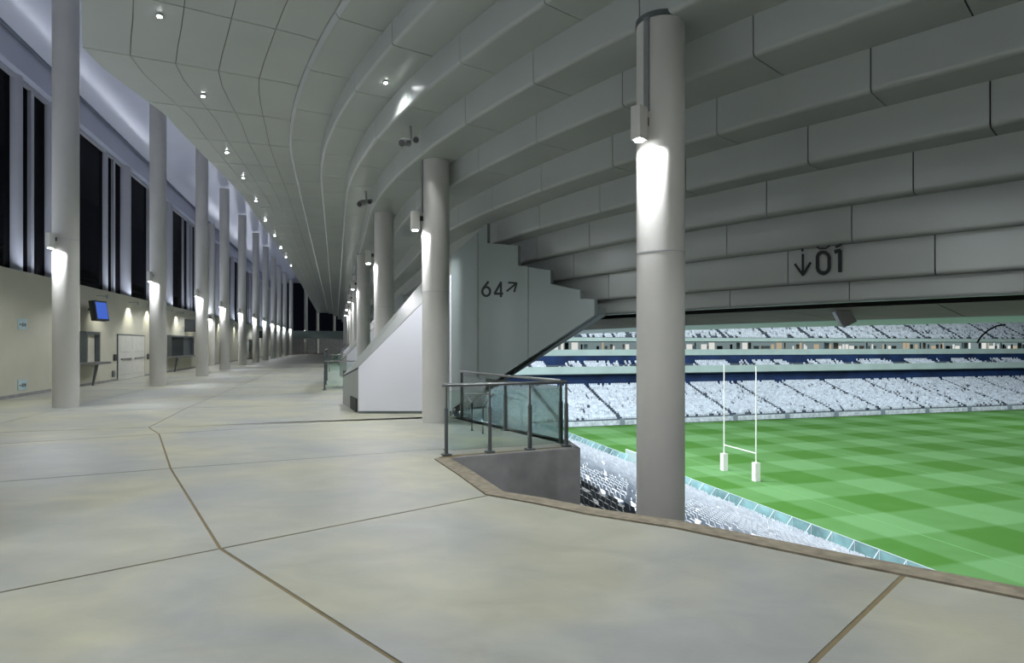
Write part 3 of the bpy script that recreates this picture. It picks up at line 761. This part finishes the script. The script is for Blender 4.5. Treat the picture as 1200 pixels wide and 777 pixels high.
# far railings
far = [Vector((-7.02, 23.0, FL)), Vector((-5.5, 23.4, FL))]
railing(far, 'small glass railing beside the low end of the second staircase', glass=True)
r2_ = [far[0]+T2*.3, far[0]+T2*3.3, far[0]+T2*6.5]
railing([p.copy() for p in r2_], 'dark green glass railing running away down the concourse', h=1.5)
for k in (1, 2):
    railing([p+T2*16.9*k for p in far[:2]], 'far glass railing of a gangway landing, %s' % ('beside the third staircase' if k == 1 else 'beside the farthest staircase'))
railing([P(s, .25, FL) for s in (ARC+1.5, ARC+4, ARC+6.5, ARC+9)], 'glass railing on the slab edge behind the nearest staircase')
# ------------------------------------------------------------------ fittings on the ceiling
def cctv(c, label):
    t = empty('security_camera', c); tag(t, label, 'camera')
    MB().tube([c+Vector((0, 0, .28)), c], .03, 10).build('stem', M['steel'], t, True)
    for sx, s2 in ((-1, 1), (1, .8)):
        q = c+Vector((sx*.11, -.02, -.02+.03*sx)); bd = MB().tube([q+Vector((-.02*sx, .18, .05)), q, q+Vector((.03*sx, -.16, -.07))], .085*s2, 14).build('housing', M['steel'], t, True)
        MB().tube([q+Vector((.03*sx, -.155, -.068)), q+Vector((.033*sx, -.175, -.077))], .07*s2, 14).build('lens_cover', M['dark'], bd, True)
    return t
cctv(at(481, 164, 12.6), 'double security camera hanging from the ceiling left of the second pitch-side column')
cctv(at(429, 236, 17.4), 'small security camera hanging from the ceiling, farther down the concourse')
c = at(988, 369, 11.2); t = empty('hanging_speaker', c); tag(t, 'grey box loudspeaker tilted under the stand edge, above the pitch', 'speaker')
m = Matrix.Rotation(math.radians(-28), 3, 'Y') @ Matrix.Rotation(math.radians(-15), 3, 'Z')
MB().box(c, .24, .28, .38, m=m).build('cabinet', M['white'], t)
MB().box(c+m @ Vector((0, -.145, -.0)), .20, .012, .34, m=m).build('grille', M['white'], t)
MB().tube([c+Vector((-.1, 0, .14)), c+Vector((-.16, 0, .34))], .02).build('bracket', M['dark'], t, True)
pts = [at(1178, 380.5, 10.4), at(1168, 382, 10.4), at(1158, 387, 10.4), at(1150, 394, 10.4), at(1145, 402, 10.4)]
o = MB().tube(pts, .014, 8).build('cable', M['black'], None, True, pts[0]); tag(o, 'black cable hanging in a curve below the stand edge at the right', 'cable')
# added ceiling fill lights, discs stand in for reflections: outer row over the flat ceiling, inner row under the steps
def ceiling_fill(c, tilt, pw, label, group, on=True, rr=.07):
    t = empty('added_ceiling_light', c); tag(t, label, 'light', group)
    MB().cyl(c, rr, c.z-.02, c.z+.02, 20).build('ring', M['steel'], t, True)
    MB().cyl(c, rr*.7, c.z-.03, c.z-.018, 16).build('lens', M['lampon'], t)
    if on: spot('ceiling_fill_beam', c-Vector((0, 0, .06)), (tilt.x, tilt.y, -1), pw, math.radians(140), .7, (.97, .98, 1.0), t, .08)
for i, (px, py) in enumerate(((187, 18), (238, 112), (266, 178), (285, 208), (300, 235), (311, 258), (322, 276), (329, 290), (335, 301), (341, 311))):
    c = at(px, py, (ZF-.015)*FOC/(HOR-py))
    ceiling_fill(c, Vector((0, 0, 0)), CEIL_FILL_W*(1.0 if i < 5 else 2.0), 'added light spot in the smooth ceiling, number %s from the camera along the outer row' % ('one two three four five six seven eight nine ten'.split()[i]), 'outer row of added ceiling lights', i < 5 or i % 2 == 0, .055)
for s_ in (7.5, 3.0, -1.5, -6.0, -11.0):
    ceiling_fill(P(s_, -6.2, ZF-.015), Vector((0, 0, 0)), CEIL_FILL_W, 'added ceiling light of the outer row beyond the edge of view', 'outer row of added ceiling lights')
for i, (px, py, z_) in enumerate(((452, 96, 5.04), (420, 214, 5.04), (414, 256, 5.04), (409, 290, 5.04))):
    c = at(px, py, z_*FOC/(HOR-py)); ceiling_fill(c, Vector((0, 0, 0)), CEIL_FILL_W*.45, 'small added light spot in the stepped ceiling, number %s of the inner row from the camera' % ('one two three four'.split()[i]), 'inner row of added ceiling lights', True, .045)
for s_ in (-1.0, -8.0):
    ceiling_fill(P(s_, -1.9, 5.03), Vector((0, 0, 0)), CEIL_FILL_W*.45, 'small added ceiling light of the inner row beyond the edge of view', 'inner row of added ceiling lights')
# ------------------------------------------------------------------ pitch
PZ = -14.7
pe = 34.6
mb = MB(); mb.hexa([E(pe-6, -60, PZ-.5), E(230, -60, PZ-.5), E(230, 102, PZ-.5), E(pe-6, 102, PZ-.5)], [E(pe-6, -60, PZ-.0), E(230, -60, PZ), E(230, 102, PZ), E(pe-6, 102, PZ)])
pitch = struct(mb.build('pitch', M['grass']))
mb = MB()
for (a, b) in ((43.45, 43.55), (65.4, 65.5), (93.4, 93.5), (143.4, 143.5)):
    mb.hexa([E(a, 24.2, PZ+.005), E(b, 24.2, PZ+.005), E(b, 94.2, PZ+.005), E(a, 94.2, PZ+.005)], [E(a, 24.2, PZ+.008), E(b, 24.2, PZ+.008), E(b, 94.2, PZ+.008), E(a, 94.2, PZ+.008)])
lm = plain('faint_line_marking', (.16, .42, .14), .8); mb.build('line_marking', lm, pitch)
# rugby goal
def gp(e, t): return E(e, t, PZ)
g1, g2 = at(848.5, 551.5, 0.1), at(886, 564, .1)
Ya, Yb = -PZ*FOC/(551.5-HOR), -PZ*FOC/(564-HOR)
g1 = Vector(((848.5-600)/FOC*Ya, Ya, PZ)); g2 = Vector(((886-600)/FOC*Yb, Yb, PZ))
t = empty('rugby_goal', (g1+g2)/2); tag(t, 'white rugby posts with padded bases standing on the pitch', 'goal')
for g in (g1, g2):
    p_ = MB().cyl(g, .085, PZ, PZ+12.4, 12, .06).build('upright', M['postw'], t, True)
    pd = MB(); pd.box(g+Vector((0, 0, 1.02)), .62, .62, 2.0, A2); o_ = pd.build('post_pad', M['postw'], t)
MB().tube([g1+Vector((0, 0, 3.0)), g2+Vector((0, 0, 3.0))], .07, 10).build('crossbar', M['postw'], t, True)
# glass screen / board at the pitch edge
q = Vector(((740-600)/FOC*74, 74, 0)); t = empty('pitchside_board', (q.x, q.y, PZ)); tag(t, 'pale translucent board standing at the pitch edge beside the column', 'board')
a_ = at(733.5, 526.5, 75.5); b__ = at(752, 533, 70.0); hgt = 2.9
MB().hexa([a_+Vector((0, 0, -hgt)), b__+Vector((0, 0, -hgt)), b__+Vector((.08, .02, -hgt)), a_+Vector((.08, .02, -hgt))], [a_, b__, b__+Vector((.08, .02, 0)), a_+Vector((.08, .02, 0))]).build('panel', M['fascia'], t)
MB().tube([a_+Vector((0, 0, -hgt)), a_, b__, b__+Vector((0, 0, -hgt))], .06, 8).build('frame', M['postw'], t)
# ------------------------------------------------------------------ seats
def seat_geo(mb, o, right, back, s=1.0, full=True):
    # o: centre of the seat front foot on the step, back: unit vector away from the pitch
    w2 = .225*s
    def q(x, y, z): return o+right*x+back*y+Vector((0, 0, z))
    mb.hexa([q(-w2, .05, .38), q(w2, .05, .38), q(w2, .42, .36), q(-w2, .42, .36)], [q(-w2, .05, .43), q(w2, .05, .43), q(w2, .42, .41), q(-w2, .42, .41)])
    mb.hexa([q(-w2, .40, .38), q(w2, .40, .38), q(w2, .46, .38), q(-w2, .46, .38)], [q(-w2*.8, .50, .80), q(w2*.8, .50, .80), q(w2*.8, .54, .80), q(-w2*.8, .54, .80)])
    if full: mb.hexa([q(-.05, .2, 0), q(.05, .2, 0), q(.05, .34, 0), q(-.05, .34, 0)], [q(-.05, .2, .38), q(.05, .2, .38), q(.05, .34, .38), q(-.05, .34, .38)])
def seat_cheap(mb, o, right, back, wd=.225):
    def q(x, y, z): return o+right*x+back*y+Vector((0, 0, z))
    v = [q(-wd, .05, .42), q(wd, .05, .42), q(wd, .44, .40), q(-wd, .44, .40), q(wd*.9, .52, .85), q(-wd*.9, .52, .85), q(-wd, .05, .05), q(wd, .05, .05)]
    mb.add(v, [(0, 1, 2, 3), (3, 2, 4, 5), (6, 7, 1, 0)])
# end stand (below us)
RS, RD, NR = .262, .78, 36
e_front = 33.4
def rowpos(r): return e_front-r*RD, PZ+.25+r*RS
mb = MB()
poly = [(e_front+.4, PZ-.3), (e_front+.4, PZ+.25)]
for r in range(NR):
    e, z = rowpos(r); poly += [(e, z), (e-RD, z)]
    if r < NR-1: poly += [(e-RD, z+RS)]
eL, zL = poly[-1]
poly += [(eL, PZ-.3)]
t0_, t1_ = 2.0, 108.0
mb.prism([E(e, t0_, z) for e, z in poly], T2*(t1_-t0_))
end_stand = struct(mb.build('end_stand_terrace', M['terrace']))
bt_ = MB(); 
bt_.hexa([P(-10, .34, -9), P(ARC, .34, -9), P(ARC, .0, -9), P(-10, .0, -9)], [P(-10, .34, -9), P(ARC, .34, -9), P(ARC, .0, -9), P(-10, .0, -9)])
cand = []
def kerb_y(px):
    ks = [(527, 537), (590, 577), (640, 585), (700, 597), (800, 612), (900, 632), (1000, 652), (1100, 671), (1200, 690)]
    for (x0, y0), (x1, y1) in zip(ks, ks[1:]):
        if x0 <= px <= x1: return y0+(y1-y0)*(px-x0)/(x1-x0)
    return 0
restw = MB(); restd = MB(); seats = []
for r in range(NR):
    e, z = rowpos(r)
    tt = t0_+.6
    while tt < t1_-.5:
        # aisles
        if (tt % 12.0) < 1.1: tt += .5; continue
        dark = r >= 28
        o = E(e, tt, z)
        Y = o.y; vis = False
        if Y > 5:
            px = 600+FOC*o.x/Y; py = HOR-FOC*(o.z+.6)/Y
            vis = 680 < px < 1200 and py < kerb_y(px)+2 and not (745 < px < 803 and Y > 8)
        if random.random() > .15: seats.append((o, dark, vis, Y, r))
        tt += .5
seats.sort(key=lambda q: (not q[2], q[3]))
proto = {}
nb_ = -N2
def place_seat(o, dark, label, group):
    key = dark
    if key not in proto:
        root = empty('stadium_seat', (0, 0, 0))
        a = MB(); w2 = .225
        def q(x, y, z): return T2*(-x)+nb_*y+Vector((0, 0, z))
        a.hexa([q(-w2, .05, .38), q(w2, .05, .38), q(w2, .42, .36), q(-w2, .42, .36)], [q(-w2, .05, .43), q(w2, .05, .43), q(w2, .42, .41), q(-w2, .42, .41)])
        a.hexa([q(-.05, .2, 0), q(.05, .2, 0), q(.05, .34, 0), q(-.05, .34, 0)], [q(-.05, .2, .38), q(.05, .2, .38), q(.05, .34, .38), q(-.05, .34, .38)])
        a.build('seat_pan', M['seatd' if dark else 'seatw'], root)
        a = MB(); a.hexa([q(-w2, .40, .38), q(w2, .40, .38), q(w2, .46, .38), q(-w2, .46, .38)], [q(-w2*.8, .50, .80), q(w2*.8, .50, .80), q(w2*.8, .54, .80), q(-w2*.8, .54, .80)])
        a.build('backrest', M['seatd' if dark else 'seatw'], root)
        proto[key] = root; t = root
    else:
        src = proto[key]; t = src.copy(); C.objects.link(t)
        for ch in src.children:
            c = ch.copy(); C.objects.link(c); c.parent = t
    t.location = o; t['label'] = label; t['category'] = 'seat'; t['group'] = group
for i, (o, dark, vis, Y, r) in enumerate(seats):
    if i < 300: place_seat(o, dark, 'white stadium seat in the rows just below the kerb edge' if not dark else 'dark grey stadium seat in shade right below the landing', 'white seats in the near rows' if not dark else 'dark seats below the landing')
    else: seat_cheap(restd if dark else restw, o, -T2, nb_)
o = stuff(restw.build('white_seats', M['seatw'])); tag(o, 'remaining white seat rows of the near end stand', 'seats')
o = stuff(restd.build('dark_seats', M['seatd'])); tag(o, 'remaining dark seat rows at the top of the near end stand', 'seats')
# pitch-side glass barrier of the end stand
t = empty('pitch_barrier', E(34.2, 60, PZ)); tag(t, 'teal glass barrier with white frames along the near pitch edge', 'barrier')
tt = 14.0; k = 0
while tt < 101:
    b_ = MB(); b_.hexa([E(34.15, tt+.05, PZ+.05), E(34.19, tt+.05, PZ+.05), E(34.19, tt+1.95, PZ+.05), E(34.15, tt+1.95, PZ+.05)], [E(34.15, tt+.05, PZ+1.25), E(34.19, tt+.05, PZ+1.25), E(34.19, tt+1.95, PZ+1.25), E(34.15, tt+1.95, PZ+1.25)])
    b_.build('glass_panel', M['barrier'], t)
    b_ = MB().tube([E(33.1, tt, PZ+.05), E(34.17, tt, PZ+1.3), E(34.17, tt, PZ)], .035, 6); b_.build('post', M['seatw'], t)
    tt += 2.0
MB().tube([E(34.17, 14, PZ+1.3), E(34.17, 101, PZ+1.3)], .04, 6).build('top_rail', M['fascia'], t)
# ------------------------------------------------------------------ far side stand (three tiers)
fa, fbb = 8.0, 215.0      # along e
def tier(t_front, z_front, rows_, rd, rs, name, aisles=True, prob=.86, mat='farseat', label='', step=.5, phase_=97.9, e0=fa):
    poly = [(t_front-.3, z_front-1.0), (t_front-.3, z_front)]
    for r in range(rows_):
        poly += [(t_front+r*rd, z_front+r*rs), (t_front+(r+1)*rd, z_front+r*rs)]
        if r < rows_-1: poly += [(t_front+(r+1)*rd, z_front+(r+1)*rs)]
    poly += [(poly[-1][0], z_front-1.0)]
    mb = MB().prism([E(fa, t, z) for t, z in poly][::-1], N2*(fbb-fa)); s = struct(mb.build(name+'_terrace', M['terrace']))
    sm = MB()
    for r in range(rows_):
        e = e0
        while e < fbb:
            if aisles and ((e-phase_) % 12.0) < 1.0: e += step; continue
            if random.random() < prob(e, r) if callable(prob) else random.random() < prob:
                seat_cheap(sm, E(e, t_front+r*rd, z_front+r*rs), N2, T2, step*.46)
            e += step
    o = stuff(sm.build(name+'_seats', M[mat])); tag(o, label, 'seats'); return s
def fbox(name, ta, tb, z0, z1, mat, e0=fa, e1=fbb, parent=None):
    b_ = MB().hexa([E(e0, ta, z0), E(e1, ta, z0), E(e1, tb, z0), E(e0, tb, z0)], [E(e0, ta, z1), E(e1, ta, z1), E(e1, tb, z1), E(e0, tb, z1)])
    return b_.build(name, mat, parent)
t = empty('far_barrier', E(100, 103, PZ)); tag(t, 'pale blue pitch-side wall along the foot of the far stand', 'barrier')
fbox('wall_face', 102.6, 102.75, PZ, PZ+.9, M['farseat'], parent=t)
e = 97.9
for k in range(-7, 9):
    fbox('gate_post', 102.3, 102.6, PZ, PZ+1.2, M['stand'], 97.9+12*k+.1, 97.9+12*k+.9, t)
tier(103.4, PZ+1.0, 9, .8, .25, 'lower_front', label='front block of white seats of the far stand, next to the pitch')
fbox('cross_aisle_wall', 110.7, 110.9, PZ+2.6, PZ+3.4, M['stand'])['kind'] = 'structure'
tier(111.2, PZ+3.3, 10, .8, .27, 'lower_rear', label='rear block of white seats of the far stand, under the lowest balcony')
struct(fbox('far_wall_lower', 119.4, 119.7, PZ+4, -6.02, M['navy']))
struct(fbox('far_fascia_lower', 118.0, 118.4, -6.05, -4.55, M['fascia']))
struct(fbox('far_deck_lower', 118.4, 128, -6.0, -5.7, M['stand']))
tier(118.8, -5.3, 4, .8, .34, 'middle', prob=lambda e, r: (.85 if (int(e/3.0)*7919 % 5) > 1 and r < 4 else .12), label='broken rows of white seats on the navy middle balcony')
struct(fbox('far_wall_middle', 122.0, 122.3, -5.6, -1.9, M['navy']))
mbp = MB()
struct(fbox('far_fascia_middle', 121.8, 122.2, -2.35, -1.05, M['fascia']))
struct(fbox('far_deck_middle', 122.2, 130, -2.1, -1.9, M['stand']))
# lounges behind the middle balcony: individual fronts
M['glowback'] = emis('glow_lounge_wall', (.42, .56, .58), .30)  # wall glows in place of real lounge light under the deck
lg = struct(fbox('far_wall_lounge', 127.0, 127.3, -1.9, 1.1, M['glowback']))
e = 9.0; mats = ['pale', 'warm', 'fascia', 'pale', 'glowback', 'black', 'glowback', 'greyclad', 'pale', 'beige']
k = 0
random.seed(3)
while e < 212:
    wdt = random.choice((.4, .6, .9, 1.5)); m_ = random.choice(mats)
    h = random.choice((.9, 1.3, 1.7))
    fbox('lounge_pane', 126.9+random.random()*.06, 127.0, -1.9, -1.9+h+.7, M[m_], e, e+wdt, lg); e += wdt+random.choice((.1, .3, .7)); k += 1
struct(fbox('far_fascia_upper', 122.0, 122.5, .75, 1.55, M['fascia']))
struct(fbox('far_deck_upper', 122.5, 130, .9, 1.1, M['stand']))
tier(122.9, 1.6, 34, .8, .45, 'upper', label='steep white seat rows of the upper far tier', step=.6, prob=.8)
struct(fbox('far_back_wall', 150.5, 151, PZ, 17.5, M['stand']))
# far end of the bowl closing the view at the left
